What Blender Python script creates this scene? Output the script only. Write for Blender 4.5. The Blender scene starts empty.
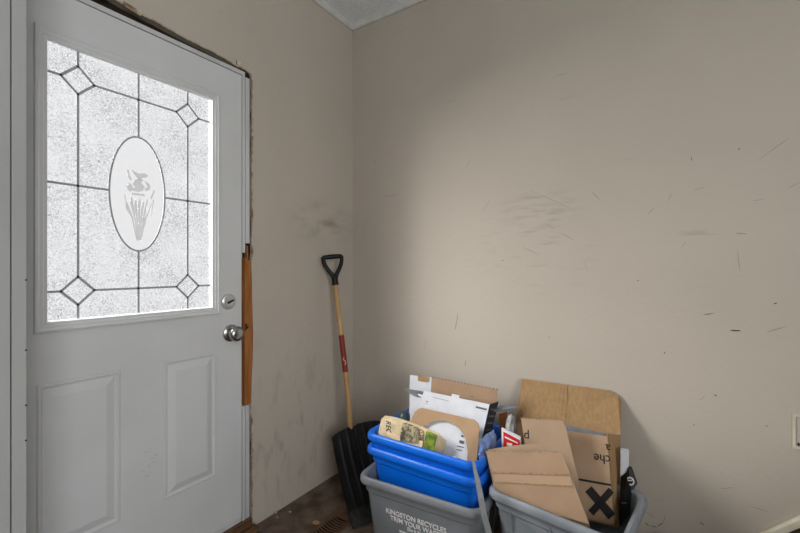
import bpy, bmesh, math, random
from mathutils import Vector, Matrix
random.seed(7)
sc = bpy.context.scene
COL = sc.collection
CAM = Vector((1.622, -1.923, 1.236)); RT = Vector((.8354, .5497, 0)); FW = Vector((-.5497, .8354, 0)); FPX = 398.0

def P(px, py, x=None, y=None, z=None):
    """the real point seen at a photo pixel on a given plane of the room"""
    d = FW + RT*((px-400)/FPX) + Vector((0, 0, (266.5-py)/FPX))
    if x is not None: t = (x-CAM.x)/d.x
    elif y is not None: t = (y-CAM.y)/d.y
    else: t = (z-CAM.z)/d.z
    return CAM + d*t

class Pl:
    """a leaning plane through three real points; at() finds the point of it seen at a photo pixel"""
    def __init__(s, a, b, c):
        s.o = a; s.n = (b-a).cross(c-a).normalized()
        if s.n.dot(CAM-a) < 0: s.n = -s.n
        s.u = (b-a).normalized(); s.v = s.n.cross(s.u)
        if s.v.z < 0: s.v = -s.v
    def at(s, px, py, lift=0):
        d = FW + RT*((px-400)/FPX) + Vector((0, 0, (266.5-py)/FPX))
        return CAM + d*((s.o-CAM).dot(s.n)/d.dot(s.n)) + s.n*lift
    def poly(s, pts, lift=0): return [s.at(a, b, lift) for a, b in pts]

# ------------------------------------------------------------------ materials
def srgb(r, g, b):
    f = lambda c: (c/12.92 if c <= .04045 else ((c+.055)/1.055)**2.4)
    return (f(r/255), f(g/255), f(b/255), 1)

def mat(name, col, rough=.6, metal=0, noise=None, scale=20, stretch=(1, 1, 1), bump=0, bscale=80, spec=.3, detail=4, lo=.35, hi=.65):
    m = bpy.data.materials.new(name); m.use_nodes = True
    nt = m.node_tree; b = nt.nodes['Principled BSDF']
    b.inputs['Roughness'].default_value = rough; b.inputs['Metallic'].default_value = metal
    b.inputs['Specular IOR Level'].default_value = spec
    b.inputs['Base Color'].default_value = col
    tc = nt.nodes.new('ShaderNodeTexCoord')
    mp = nt.nodes.new('ShaderNodeMapping'); mp.inputs['Scale'].default_value = stretch
    nt.links.new(tc.outputs['Object'], mp.inputs['Vector'])
    if noise:
        n = nt.nodes.new('ShaderNodeTexNoise'); n.inputs['Scale'].default_value = scale; n.inputs['Detail'].default_value = detail
        nt.links.new(mp.outputs['Vector'], n.inputs['Vector'])
        r = nt.nodes.new('ShaderNodeValToRGB')
        r.color_ramp.elements[0].position = lo; r.color_ramp.elements[1].position = hi
        r.color_ramp.elements[0].color = col; r.color_ramp.elements[1].color = noise
        nt.links.new(n.outputs['Fac'], r.inputs['Fac']); nt.links.new(r.outputs['Color'], b.inputs['Base Color'])
    if bump:
        n2 = nt.nodes.new('ShaderNodeTexNoise'); n2.inputs['Scale'].default_value = bscale; n2.inputs['Detail'].default_value = 3
        nt.links.new(mp.outputs['Vector'], n2.inputs['Vector'])
        bp = nt.nodes.new('ShaderNodeBump'); bp.inputs['Strength'].default_value = bump; bp.inputs['Distance'].default_value = .01
        nt.links.new(n2.outputs['Fac'], bp.inputs['Height']); nt.links.new(bp.outputs['Normal'], b.inputs['Normal'])
    return m

def wall_material():
    m = mat('wall_paint', srgb(184, 175, 163), .7, 0, srgb(178, 169, 157), 1.6, bump=.12, bscale=45, spec=.25, lo=.3, hi=.7)
    nt = m.node_tree; b = nt.nodes['Principled BSDF']
    base = b.inputs['Base Color'].links[0].from_socket
    tc = nt.nodes.new('ShaderNodeTexCoord')
    def mixc(prev, fac, col):
        mx = nt.nodes.new('ShaderNodeMix'); mx.data_type = 'RGBA'
        nt.links.new(fac, mx.inputs['Factor']); nt.links.new(prev, mx.inputs['A']); mx.inputs['B'].default_value = col
        return mx.outputs['Result']
    def math_(op, a, b_):
        n = nt.nodes.new('ShaderNodeMath'); n.operation = op
        for i, v in enumerate((a, b_)):
            if isinstance(v, (int, float)): n.inputs[i].default_value = v
            else: nt.links.new(v, n.inputs[i])
        n.use_clamp = False
        return n.outputs[0]
    def streak(scale, stretch, rot, lo, hi, seed=0):
        mp = nt.nodes.new('ShaderNodeMapping'); mp.inputs['Scale'].default_value = stretch; mp.inputs['Rotation'].default_value = (0, rot, 0)
        mp.inputs['Location'].default_value = (seed, seed, seed)
        nt.links.new(tc.outputs['Object'], mp.inputs['Vector'])
        n = nt.nodes.new('ShaderNodeTexNoise'); n.inputs['Scale'].default_value = scale; n.inputs['Detail'].default_value = 6
        nt.links.new(mp.outputs['Vector'], n.inputs['Vector'])
        r = nt.nodes.new('ShaderNodeMapRange'); r.inputs['From Min'].default_value = lo; r.inputs['From Max'].default_value = hi
        nt.links.new(n.outputs['Fac'], r.inputs['Value']); return r.outputs['Result']
    def blob(c, rad, sc_=(1, 1, 1)):
        mp = nt.nodes.new('ShaderNodeMapping'); mp.vector_type = 'POINT'
        mp.inputs['Location'].default_value = (-c[0]*sc_[0], -c[1]*sc_[1], -c[2]*sc_[2]); mp.inputs['Scale'].default_value = sc_
        nt.links.new(tc.outputs['Object'], mp.inputs['Vector'])
        l = nt.nodes.new('ShaderNodeVectorMath'); l.operation = 'LENGTH'; nt.links.new(mp.outputs['Vector'], l.inputs[0])
        r = nt.nodes.new('ShaderNodeMapRange'); r.interpolation_type = 'SMOOTHSTEP'
        r.inputs['From Min'].default_value = rad; r.inputs['From Max'].default_value = 0
        nt.links.new(l.outputs['Value'], r.inputs['Value']); return r.outputs['Result']
    c = P(540, 212, y=0); c2 = P(530, 245, y=0); c3 = P(325, 222, x=0); c4 = P(290, 440, x=0)
    # dirty rubbed patch in the middle of the back wall
    f = math_('MULTIPLY', blob(c, .24, (1, 1, 1.6)), streak(22, (.35, 1, 1.6), -.45, .48, .75))
    col = mixc(base, math_('MULTIPLY', f, .55), srgb(105, 98, 80))
    f = math_('MULTIPLY', blob(c2, .42, (1, 1, 1.2)), streak(26, (.3, 1, 1.7), -.5, .56, .85, 3))
    col = mixc(col, math_('MULTIPLY', f, .5), srgb(110, 100, 82))
    # fine scuffs all over
    col = mixc(col, math_('MULTIPLY', streak(14, (.25, 1, 1.6), .7, .68, .8, 9), .3), srgb(118, 106, 92))
    # grime beside the door and low on that wall
    f = math_('MULTIPLY', blob(c3, .3, (1, .8, 1.5)), streak(14, (1, .5, 1), 0, .42, .75, 5))
    col = mixc(col, math_('MULTIPLY', f, .55), srgb(98, 88, 76))
    f = math_('MULTIPLY', blob(c4, .8, (1, 1, 1)), streak(18, (1, 1, .45), .3, .52, .8, 2))
    col = mixc(col, math_('MULTIPLY', f, .5), srgb(112, 100, 86))
    nt.links.new(col, b.inputs['Base Color'])
    return m

def glass_material(name, lo, hi, scale):
    m = bpy.data.materials.new(name); m.use_nodes = True; nt = m.node_tree
    nt.nodes.clear()
    out = nt.nodes.new('ShaderNodeOutputMaterial'); tr = nt.nodes.new('ShaderNodeBsdfTransparent')
    tc = nt.nodes.new('ShaderNodeTexCoord')
    n = nt.nodes.new('ShaderNodeTexNoise'); n.inputs['Scale'].default_value = scale; n.inputs['Detail'].default_value = 2; n.inputs['Distortion'].default_value = 2.2
    nt.links.new(tc.outputs['Object'], n.inputs['Vector'])
    r = nt.nodes.new('ShaderNodeValToRGB'); e = r.color_ramp.elements
    e[0].position = .46; e[0].color = hi; e[1].position = .54; e[1].color = hi
    x = e.new(.50); x.color = lo
    nt.links.new(n.outputs['Fac'], r.inputs['Fac'])
    n3 = nt.nodes.new('ShaderNodeTexNoise'); n3.inputs['Scale'].default_value = 7; n3.inputs['Detail'].default_value = 2
    nt.links.new(tc.outputs['Object'], n3.inputs['Vector'])
    r3 = nt.nodes.new('ShaderNodeMapRange'); r3.inputs['From Min'].default_value = .1; r3.inputs['From Max'].default_value = .75
    nt.links.new(n3.outputs['Fac'], r3.inputs['Value'])
    mx0 = nt.nodes.new('ShaderNodeMix'); mx0.data_type = 'RGBA'
    nt.links.new(r3.outputs['Result'], mx0.inputs['Factor']); mx0.inputs['A'].default_value = hi
    nt.links.new(r.outputs['Color'], mx0.inputs['B'])
    nt.links.new(mx0.outputs['Result'], tr.inputs['Color'])
    gl = nt.nodes.new('ShaderNodeBsdfGlossy'); gl.inputs['Roughness'].default_value = .35
    bp = nt.nodes.new('ShaderNodeBump'); bp.inputs['Strength'].default_value = .5; bp.inputs['Distance'].default_value = .003
    nt.links.new(n.outputs['Fac'], bp.inputs['Height']); nt.links.new(bp.outputs['Normal'], gl.inputs['Normal'])
    ms = nt.nodes.new('ShaderNodeMixShader'); ms.inputs[0].default_value = .06
    nt.links.new(tr.outputs[0], ms.inputs[1]); nt.links.new(gl.outputs[0], ms.inputs[2]); nt.links.new(ms.outputs[0], out.inputs['Surface'])
    return m

M = {}
M['wall'] = wall_material()
M['ceil'] = mat('ceiling_paint', srgb(244, 248, 252), .9, 0, srgb(228, 233, 238), 70, bump=.5, bscale=60)
M['trim'] = mat('white_trim', srgb(205, 205, 200), .5, 0, srgb(190, 190, 186), 12)
M['door'] = mat('door_paint', srgb(202, 203, 203), .38, 0, srgb(195, 196, 196), 3, bump=.04, bscale=30, spec=.4)
M['jamb'] = mat('jamb_paint', srgb(198, 199, 200), .5, 0, srgb(176, 177, 176), 6, stretch=(1, 1, .3))
M['wood'] = mat('bare_orange_wood', srgb(164, 108, 58), .6, 0, srgb(132, 82, 40), 20, stretch=(3, 3, .25))
M['oldwood'] = mat('threshold_wood', srgb(120, 88, 60), .6, 0, srgb(70, 50, 34), 18, stretch=(3, .4, 3))
M['gap'] = mat('dark_gap', srgb(40, 28, 18), .9, 0, srgb(90, 60, 34), 9, stretch=(1, .6, 1), lo=.55, hi=.75)
M['plaster'] = mat('broken_plaster', srgb(200, 190, 172), .9, 0, srgb(120, 96, 70), 30, bump=.5)
M['floor'] = mat('worn_floor', srgb(118, 101, 88), .55, 0, srgb(76, 61, 50), 13, bump=.5, bscale=60, detail=12, lo=.36, hi=.66)
M['chrome'] = mat('satin_nickel', srgb(168, 167, 164), .25, 1)
M['darkmetal'] = mat('keyhole_dark', srgb(50, 48, 46), .4, .8)
M['lead'] = mat('lead_came', srgb(160, 160, 162), .8)
M['etch'] = glass_material('etched_grey', (.80, .80, .80, 1), (.84, .84, .84, 1), 30)
M['glass'] = glass_material('textured_glass', (.26, .26, .27, 1), (1, 1, 1, 1), 78)
M['ovalglass'] = glass_material('frosted_oval', (.95, .945, .945, 1), (.97, .965, .965, 1), 20)
M['blue'] = mat('blue_plastic', srgb(4, 100, 214), .38, 0, srgb(6, 110, 224), 5, spec=.45)
M['grey'] = mat('grey_plastic', srgb(128, 132, 137), .5, 0, srgb(116, 120, 124), 8, spec=.35)
M['grey2'] = mat('pale_grey_plastic', srgb(134, 140, 146), .5, 0, srgb(112, 118, 124), 8, spec=.35)
M['strap'] = mat('strap_plastic', srgb(128, 130, 131), .5)
M['print_white'] = mat('white_print', srgb(225, 225, 225), .6)
M['black'] = mat('black_plastic', srgb(16, 15, 15), .4, 0, srgb(28, 27, 26), 12, spec=.22)
M['worn'] = mat('worn_black_edge', srgb(52, 51, 47), .8, 0, srgb(26, 25, 23), 40)
M['ash'] = mat('ash_handle', srgb(196, 160, 112), .5, 0, srgb(170, 134, 90), 12, stretch=(6, 6, .5))
M['redlabel'] = mat('red_label', srgb(140, 40, 30), .5, 0, srgb(120, 50, 36), 30)
M['yellowprint'] = mat('cream_print', srgb(215, 190, 140), .6)
M['card'] = mat('cardboard', srgb(160, 130, 93), .85, 0, srgb(149, 119, 83), 34, stretch=(2.2, 2.2, .10), bump=.15, bscale=60)
M['card2'] = mat('cardboard_pinkish', srgb(168, 140, 114), .85, 0, srgb(158, 130, 104), 9, bump=.1)
M['card3'] = mat('cardboard_greyish', srgb(162, 138, 114), .85, 0, srgb(152, 128, 105), 9, bump=.1)
M['cardedge'] = mat('cardboard_edge', srgb(186, 158, 122), .9, 0, srgb(140, 112, 80), 140)
M['tape'] = mat('packing_tape', srgb(178, 149, 122), .35, spec=.5)
M['white'] = mat('white_card', srgb(214, 216, 222), .6, 0, srgb(206, 208, 214), 20)
M['greyflap'] = mat('grey_card', srgb(128, 130, 134), .8, 0, srgb(116, 118, 122), 30)
M['ink'] = mat('black_ink', srgb(28, 26, 26), .7)
M['greyink'] = mat('grey_ink', srgb(92, 94, 102), .7)
M['redink'] = mat('red_ink', srgb(190, 60, 50), .7)
M['brownink'] = mat('brown_label', srgb(164, 128, 84), .7)
M['news'] = mat('newsprint', srgb(226, 208, 172), .85, 0, srgb(204, 180, 138), 22, bump=.3, bscale=25)
M['newspic'] = mat('newspaper_photo', srgb(170, 156, 124), .85, 0, srgb(74, 72, 62), 55, lo=.42, hi=.58)
M['green'] = mat('green_picture', srgb(126, 144, 44), .7, 0, srgb(74, 96, 30), 45, lo=.4, hi=.6)
M['red'] = mat('red_cover', srgb(196, 40, 36), .5)
M['tealbag'] = mat('dark_teal_plastic', srgb(40, 58, 74), .35, 0, srgb(70, 88, 84), 40, spec=.5)
M['bluebag'] = mat('pale_blue_film', srgb(140, 168, 214), .3, 0, srgb(90, 120, 180), 22, spec=.5)
M['whitebag'] = mat('white_film', srgb(206, 208, 208), .4, 0, srgb(160, 164, 168), 30, spec=.5)
M['rust'] = mat('rust_brown_card', srgb(124, 74, 40), .8)
M['ventm'] = mat('brown_vent_metal', srgb(96, 68, 50), .5, .2, srgb(110, 84, 64), 20)
M['leaf'] = mat('dry_leaf', srgb(176, 138, 92), .8)
M['scuff'] = mat('scuff', srgb(146, 134, 118), .9)
M['chip'] = mat('chip_dark', srgb(62, 50, 40), .9)
M['skirt'] = mat('cream_stringer', srgb(214, 208, 190), .5, 0, srgb(186, 176, 152), 9)
M['stairwood'] = mat('stair_wood', srgb(96, 78, 62), .6, 0, srgb(70, 54, 42), 10, stretch=(.5, 3, 3))
M['lampglass'] = bpy.data.materials.new('lamp_glass'); M['lampglass'].use_nodes = True
_b = M['lampglass'].node_tree.nodes['Principled BSDF']; _b.inputs['Emission Color'].default_value = (1, .95, .88, 1); _b.inputs['Emission Strength'].default_value = 3

# ------------------------------------------------------------------ mesh helpers
class MB:
    def __init__(s): s.v = []; s.f = []
    def add(s, vs, fs):
        o = len(s.v); s.v += [Vector(q) for q in vs]; s.f += [tuple(i+o for i in f) for f in fs]; return s
    def box(s, a, b):
        (x0, y0, z0), (x1, y1, z1) = a, b
        return s.add([(x0,y0,z0),(x1,y0,z0),(x1,y1,z0),(x0,y1,z0),(x0,y0,z1),(x1,y0,z1),(x1,y1,z1),(x0,y1,z1)],
                     [(0,3,2,1),(4,5,6,7),(0,1,5,4),(1,2,6,5),(2,3,7,6),(3,0,4,7)])
    def slab(s, pts, th, n=None):
        """polygon with thickness; its front is pts, its back is pts + n*th"""
        pts = [Vector(p) for p in pts]
        if n is None:
            n = Vector((0, 0, 0))
            for i in range(len(pts)):
                n += (pts[i]-pts[0]).cross(pts[(i+1) % len(pts)]-pts[0])
            n.normalize()
        n = Vector(n); k = len(pts)
        vs = pts + [p + n*th for p in pts]
        fs = [tuple(range(k)), tuple(range(2*k-1, k-1, -1))] + [(i, i+k, (i+1) % k+k, (i+1) % k) for i in range(k)]
        return s.add(vs, fs)
    def ring(s, outer, inner, th, n):
        """closed band between two equal-count loops"""
        n = Vector(n); k = len(outer)
        o = [Vector(p) for p in outer]; i_ = [Vector(p) for p in inner]
        vs = o + i_ + [p+n*th for p in o] + [p+n*th for p in i_]
        fs = []
        for a in range(k):
            b = (a+1) % k
            fs += [(a, b, b+k, a+k), (a+2*k, a+3*k, b+3*k, b+2*k), (a, a+2*k, b+2*k, b), (a+k, b+k, b+3*k, a+3*k)]
        return s.add(vs, fs)
    def tube(s, pts, r, n=12, flat=None, caps=True):
        pts = [Vector(p) for p in pts]; rs = r if isinstance(r, (list, tuple)) else [r]*len(pts)
        o = len(s.v); up = None
        for i, p in enumerate(pts):
            t = (pts[min(i+1, len(pts)-1)] - pts[max(i-1, 0)]).normalized()
            if up is None:
                up = t.orthogonal().normalized() if flat is None else Vector(flat).normalized()
            a = (up - t*up.dot(t)).normalized(); up = a; b = t.cross(a)
            for k in range(n):
                th = 2*math.pi*k/n
                s.v.append(p + a*math.cos(th)*rs[i] + b*math.sin(th)*rs[i])
        for i in range(len(pts)-1):
            for k in range(n):
                s.f.append((o+i*n+k, o+i*n+(k+1) % n, o+(i+1)*n+(k+1) % n, o+(i+1)*n+k))
        if caps:
            s.f.append(tuple(o+k for k in range(n-1, -1, -1))); s.f.append(tuple(o+(len(pts)-1)*n+k for k in range(n)))
        return s
    def lathe(s, c, axis, prof, n=28):
        """prof: list of (distance along axis, radius)"""
        c = Vector(c); ax = Vector(axis).normalized(); a = ax.orthogonal().normalized(); b = ax.cross(a)
        o = len(s.v)
        for d, r in prof:
            for k in range(n):
                th = 2*math.pi*k/n
                s.v.append(c + ax*d + (a*math.cos(th)+b*math.sin(th))*max(r, 1e-5))
        for i in range(len(prof)-1):
            for k in range(n):
                s.f.append((o+i*n+k, o+i*n+(k+1) % n, o+(i+1)*n+(k+1) % n, o+(i+1)*n+k))
        s.f.append(tuple(o+k for k in range(n-1, -1, -1))); s.f.append(tuple(o+(len(prof)-1)*n+k for k in range(n)))
        return s

def wpos(o):
    p = Vector((0, 0, 0))
    while o: p += o.location; o = o.parent
    return p

def obj(name, mb, m, parent=None, smooth=False, bevel=0, origin=None, sub=0, tris=False):
    if origin is None:
        if parent is not None: origin = wpos(parent)
        else:
            vs = mb.v; origin = Vector(((min(v.x for v in vs)+max(v.x for v in vs))/2, (min(v.y for v in vs)+max(v.y for v in vs))/2, min(v.z for v in vs)))
    origin = Vector(origin)
    me = bpy.data.meshes.new(name); me.from_pydata([v-origin for v in mb.v], [], mb.f)
    bm = bmesh.new(); bm.from_mesh(me)
    bmesh.ops.recalc_face_normals(bm, faces=bm.faces)
    if bevel:
        es = [e for e in bm.edges if len(e.link_faces) == 2 and e.calc_face_angle() > .5]
        bmesh.ops.bevel(bm, geom=es, offset=bevel, segments=2, affect='EDGES', profile=.6, clamp_overlap=True)
    if smooth:
        for f in bm.faces: f.smooth = True
        for e in bm.edges:
            if len(e.link_faces) == 2 and e.calc_face_angle() > .7: e.smooth = False
    bm.to_mesh(me); bm.free()
    me.materials.append(m)
    o = bpy.data.objects.new(name, me); COL.objects.link(o)
    o.location = origin - (wpos(parent) if parent else Vector((0, 0, 0)))
    if parent: o.parent = parent
    return o

def tag(o, label, cat, group=None):
    o['label'] = label; o['category'] = cat
    if group: o['group'] = group
    return o
def thing(name, loc, label, cat, group=None):
    o = bpy.data.objects.new(name, None); COL.objects.link(o); o.location = Vector(loc); o.empty_display_size = .05
    return tag(o, label, cat, group)
def struct(name, mb, m, parent=None, **k):
    o = obj(name, mb, m, parent, **k)
    if parent is None: o['kind'] = 'structure'
    return o

def lettering(name, text, size, origin, u, v, m, parent, align='LEFT', th=.0004, squash=1.0, lift=.0008, bold=0):
    """flat printed letters lying on the plane spanned by u (reading direction) and v (up of the letters)"""
    cu = bpy.data.curves.new(name, 'FONT'); cu.body = text; cu.size = size; cu.align_x = align; cu.extrude = th; cu.offset = bold
    t = bpy.data.objects.new(name, cu); COL.objects.link(t)
    dg = bpy.context.evaluated_depsgraph_get(); dg.update()
    me = bpy.data.meshes.new_from_object(t.evaluated_get(dg))
    bpy.data.objects.remove(t)
    u = Vector(u).normalized(); v = (Vector(v) - u*Vector(v).dot(u)).normalized(); n = u.cross(v)
    R = Matrix((u*squash, v, n)).transposed().to_4x4(); R.translation = Vector(origin) + n*lift - wpos(parent)
    me.transform(R); me.materials.clear(); me.materials.append(m); me.name = name
    o = bpy.data.objects.new(name, me); COL.objects.link(o); o.parent = parent
    return o

# ------------------------------------------------------------------ room shell
HT = 2.75; XR = 3.7; YF = -4.2
struct('floor', MB().box((-.16, YF-.1, -.1), (XR+.1, .1, 0)), M['floor'])
struct('ceiling', MB().box((-.16, YF-.1, HT), (XR+.1, .1, HT+.1)), M['ceil'])
wb = struct('wall_back', MB().box((-.16, 0, 0), (XR, .1, HT)), M['wall'], origin=(0, 0, 0))
struct('wall_front', MB().box((-.16, YF-.1, 0), (XR+.1, YF, HT)), M['wall'], origin=(0, 0, 0))
# wall to the right behind the camera, with an unseen window added for fill light
wy0, wy1, wz0, wz1 = -3.95, -2.05, .85, 2.35
w = MB().box((XR, YF, 0), (XR+.1, wy0, HT)).box((XR, wy1, 0), (XR+.1, .1, HT)).box((XR, wy0, 0), (XR+.1, wy1, wz0)).box((XR, wy0, wz1), (XR+.1, wy1, HT))
struct('wall_right', w, M['wall'], origin=(0, 0, 0))
win = MB().ring([(XR, wy0-.06, wz0-.06), (XR, wy1+.06, wz0-.06), (XR, wy1+.06, wz1+.06), (XR, wy0-.06, wz1+.06)],
                [(XR, wy0, wz0), (XR, wy1, wz0), (XR, wy1, wz1), (XR, wy0, wz1)], .02, (-1, 0, 0))
win.box((XR+.03, (wy0+wy1)/2-.02, wz0), (XR+.06, (wy0+wy1)/2+.02, wz1))
struct('fill_window_1', win, M['trim'])

# door wall: broken plaster edges round the door
DYL, DYR, DZ0, DZ1 = -1.632, -.790, .082, 2.118       # door slab
OYR, OZT = -.737, 2.150                                # plaster opening
rj = lambda a: random.uniform(-a, a)
right_edge = []
z = 0.0
while z < OZT:
    px_off = .004
    if .55 < z < 1.30: px_off = -.006
    right_edge.append((OYR + px_off + rj(.0028), z)); z += random.uniform(.025, .055)
right_edge.append((OYR-.004, OZT-.004))
top_edge = []
y = OYR-.03
while y > -1.70:
    k = min(1, max(0, (-.80-y)/.5))
    top_edge.append((y, OZT + .034*k + rj(.0015 + .003*k))); y -= random.uniform(.03, .06)
top_edge.append((-1.72, OZT+.03))
def yz(pts, x=0): return [(x, a, b) for a, b in pts]
wl = MB()
# each strip of the wall right of the opening
for i in range(len(right_edge)-1):
    (ya, za), (yb, zb) = right_edge[i], right_edge[i+1]
    wl.slab([(0, ya, za), (0, .0, za), (0, .0, zb), (0, yb, zb)], .12, (-1, 0, 0))
wl.slab([(0, OYR-.004, OZT-.004), (0, 0, OZT-.004), (0, 0, HT), (0, OYR-.03, HT), (0,)+top_edge[0]], .12, (-1, 0, 0))
for i in range(len(top_edge)-1):
    (ya, za), (yb, zb) = top_edge[i], top_edge[i+1]
    wl.slab([(0, ya, za), (0, ya, HT), (0, yb, HT), (0, yb, zb)], .12, (-1, 0, 0))
wl.box((-.12, YF, 0), (0, -1.72, HT))
struct('wall_left', wl, M['wall'], origin=(0, 0, 0))
# crumbling lip of plaster standing proud along the opening
lip = MB()
def lipstrip(edge, dirv):
    for i in range(len(edge)-1):
        a = Vector((0, edge[i][0], edge[i][1])); b = Vector((0, edge[i+1][0], edge[i+1][1])); d = Vector(dirv)
        w0, w1 = random.uniform(.002, .0045), random.uniform(.002, .0045)
        lip.slab([a - d*.002, b - d*.002, b + d*w1, a + d*w0], .004, (1, 0, 0))
lipstrip(right_edge, (0, 1, 0)); lipstrip(top_edge, (0, 0, 1))
for y_, w_ in ((-1.33, .08), (-1.22, .05), (-1.46, .06), (-.80, .02)):
    zt = OZT + .012 + .016*min(1, max(0, (-.80-y_)/.5))
    lip.slab([(.004, y_, zt-.012), (.004, y_-w_, zt-.004), (.004, y_-w_*1.1, zt+.012), (.004, y_+.01, zt+.006)], .006, (1, 0, 0))
struct('trim_9', lip, M['plaster'])
# rough framing lumber seen in the gap
g = MB().box((-.10, -1.72, OZT-.006), (-.03, OYR+.03, OZT+.08)).box((-.10, OYR-.035, 0), (-.012, OYR+.03, OZT))
struct('trim_8', g, M['gap'])
# bare piece of wood where the jamb casing is missing
pw = [(-.776, .592), (-.742, .590), (-.739, .70), (-.733, .80), (-.731, .93), (-.735, 1.05), (-.738, 1.18), (-.742, 1.262), (-.757, 1.266), (-.759, 1.33), (-.7665, 1.335), (-.7665, 1.278), (-.776, 1.276)]
struct('trim_7', MB().slab(yz(pw, .006), .03, (-1, 0, 0)), M['wood'], bevel=.0015)
# splintered strike hole beside the knob
sp = MB()
for dz, ln in ((.0, .022), (.006, .016), (-.007, .018), (.012, .010), (-.013, .011)):
    sp.slab([(.0066, -.7755, .957+dz), (.0066, -.7755+ln, .9585+dz+rj(.004)), (.0066, -.7755+ln*.8, .954+dz), (.0066, -.7755, .951+dz)], .001, (1, 0, 0))
struct('trim_10', sp, M['ink'])

# white jambs
jb = MB().box((-.115, -.786, .0), (.002, -.772, .588)).box((-.115, -.786, 1.30), (.002, -.772, DZ1+.004)).box((-.115, -.786, .588), (-.02, -.772, 1.30))
jb.box((-.115, -.767, 0), (-.001, -.746, .586)).box((-.115, -.767, 1.345), (-.001, -.7455, OZT-.03))
jb.box((-.115, -1.72, DZ1+.004), (.002, -.772, DZ1+.022))
jb.box((-.115, -1.655, 0), (-.05, -1.636, DZ1+.004))
struct('trim_3', jb, M['jamb'], bevel=.0012)
# boxed-in painted return on the hinge side of the door, standing out into the room
rx = .285
ret = MB().box((-.115, -1.72, 0), (rx-.012, -1.652, HT-.0))
ret.box((rx-.012, -1.618-.012, 0), (rx, -1.5985-.004, HT)).box((rx-.012, -1.72, 0), (rx, -1.6325, HT))
ret.box((.004, -1.652, 0), (rx-.012, -1.606, HT))
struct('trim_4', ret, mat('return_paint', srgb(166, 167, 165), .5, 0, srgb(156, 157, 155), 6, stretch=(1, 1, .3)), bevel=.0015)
nh = MB()
for pz in (280, 350, 405, 440):
    q = P(27.5, pz, x=rx)
    nh.lathe((rx, -1.6035, q.z), (1, 0, 0), [(0, .0025), (.001, .0022)], 8)
for pz in (165, 455, 205):
    nh.lathe((rx, -1.655, P(5, pz, x=rx).z), (1, 0, 0), [(0, .003), (.0008, .002)], 8)
struct('trim_11', nh, M['chip'])

# ceiling moulding strips
def strip(name, a, b, out, m=M['trim']):
    a = Vector(a); b = Vector(b); out = Vector(out)
    mb = MB(); prof = [(0, 0), (.008, 0), (.014, .006), (.017, .022), (.017, HT-2.711), (0, HT-2.711)]
    o = len(mb.v); k = len(prof)
    for p in (a, b):
        for d, h in prof: mb.v.append(p + out*d + Vector((0, 0, 2.711+h)))
    mb.f += [tuple(range(k)), tuple(range(2*k-1, k-1, -1))] + [(i, (i+1) % k, (i+1) % k+k, i+k) for i in range(k)]
    return struct(name, mb, m)
strip('trim_1', (0, -4.2, 0), (0, 0, 0), (1, 0, 0))
strip('trim_2', (0, 0, 0), (XR, 0, 0), (0, -1, 0))

# threshold
th = MB().box((-.13, -1.60, 0), (.018, -.745, .058)).box((.018, -1.60, 0), (.05, -.735, .028))
struct('trim_5', th, M['oldwood'], bevel=.004)
struct('trim_6', MB().box((-.045, DYL+.01, .0585), (-.002, DYR, DZ0-.001)), M['jamb'])

# ------------------------------------------------------------------ the door
door = bpy.data.objects.new('door_1', None); COL.objects.link(door); door.location = (-.02, -1.21, DZ0); door['kind'] = 'structure'
gy0, gy1, gz0, gz1 = -1.214-.276, -1.214+.276, 1.046, 1.968
hy0, hy1, hz0, hz1 = -1.505, -.915, 1.04, 1.978
TH = .042
slab = MB()
slab.box((-TH, DYL, DZ0), (0, DYR, hz0)).box((-TH, DYL, hz1), (0, DYR, DZ1)).box((-TH, DYL, hz0), (0, hy0, hz1)).box((-TH, hy1, hz0), (0, DYR, hz1))
obj('door_slab', slab, M['door'], door, bevel=0)
def rect(y0, y1, z0, z1, x): return [(x, y0, z0), (x, y1, z0), (x, y1, z1), (x, y0, z1)]
def moulding(y0, y1, z0, z1, prof):
    """prof: list of (inset from outer rectangle, height)"""
    mb = MB(); o = 0
    for ins, h in prof: mb.v += [Vector(q) for q in rect(y0+ins, y1-ins, z0+ins, z1-ins, h)]
    for i in range(len(prof)-1):
        for k in range(4):
            mb.f.append((i*4+k, i*4+(k+1) % 4, (i+1)*4+(k+1) % 4, (i+1)*4+k))
    return mb
lf = moulding(-1.519, -.902, 1.027, 1.990, [(0, 0), (.002, .012), (.008, .014), (.014, .010), (.021, .009), (.024, .006), (.032, .004), (.034, .0), (.0355, -.006), (.036, -.0095)])
obj('window_frame', lf, M['door'], door)
for (a, b) in ((-1.511, -1.283), (-1.137, -.916)):
    mb = moulding(a, b, .325, .866, [(-.001, -.001), (.0, .002), (.003, .006), (.009, .0065), (.013, .0015), (.019, .0008), (.022, .002), (.044, .0095), (.050, .010)])
    k = len(mb.v); mb.f.append((k-4, k-3, k-2, k-1))
    obj('embossed_panel', mb, M['door'], door)
yc, zc = -1.2195, 1.506; X = -.0085
q0, q1 = [], []
for k in range(64):
    a = 2*math.pi*k/64; c_, s_ = math.cos(a), math.sin(a); t = min(.277/max(abs(c_), 1e-6), .464/max(abs(s_), 1e-6))
    q0.append((-.012, yc+c_*t, zc+s_*t)); q1.append((-.012, yc+.092*c_, zc+.209*s_))
for i, a in enumerate((math.atan2(.464, .277), math.pi-math.atan2(.464, .277), math.pi+math.atan2(.464, .277), 2*math.pi-math.atan2(.464, .277))):
    k = round(a/(2*math.pi)*64); q0[k] = (-.012, yc+(.277 if i in (0, 3) else -.277), zc+(.464 if i < 2 else -.464))
pane = obj('glass_pane', MB().ring(q0, q1, .003, (1, 0, 0)), M['glass'], door)
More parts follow.
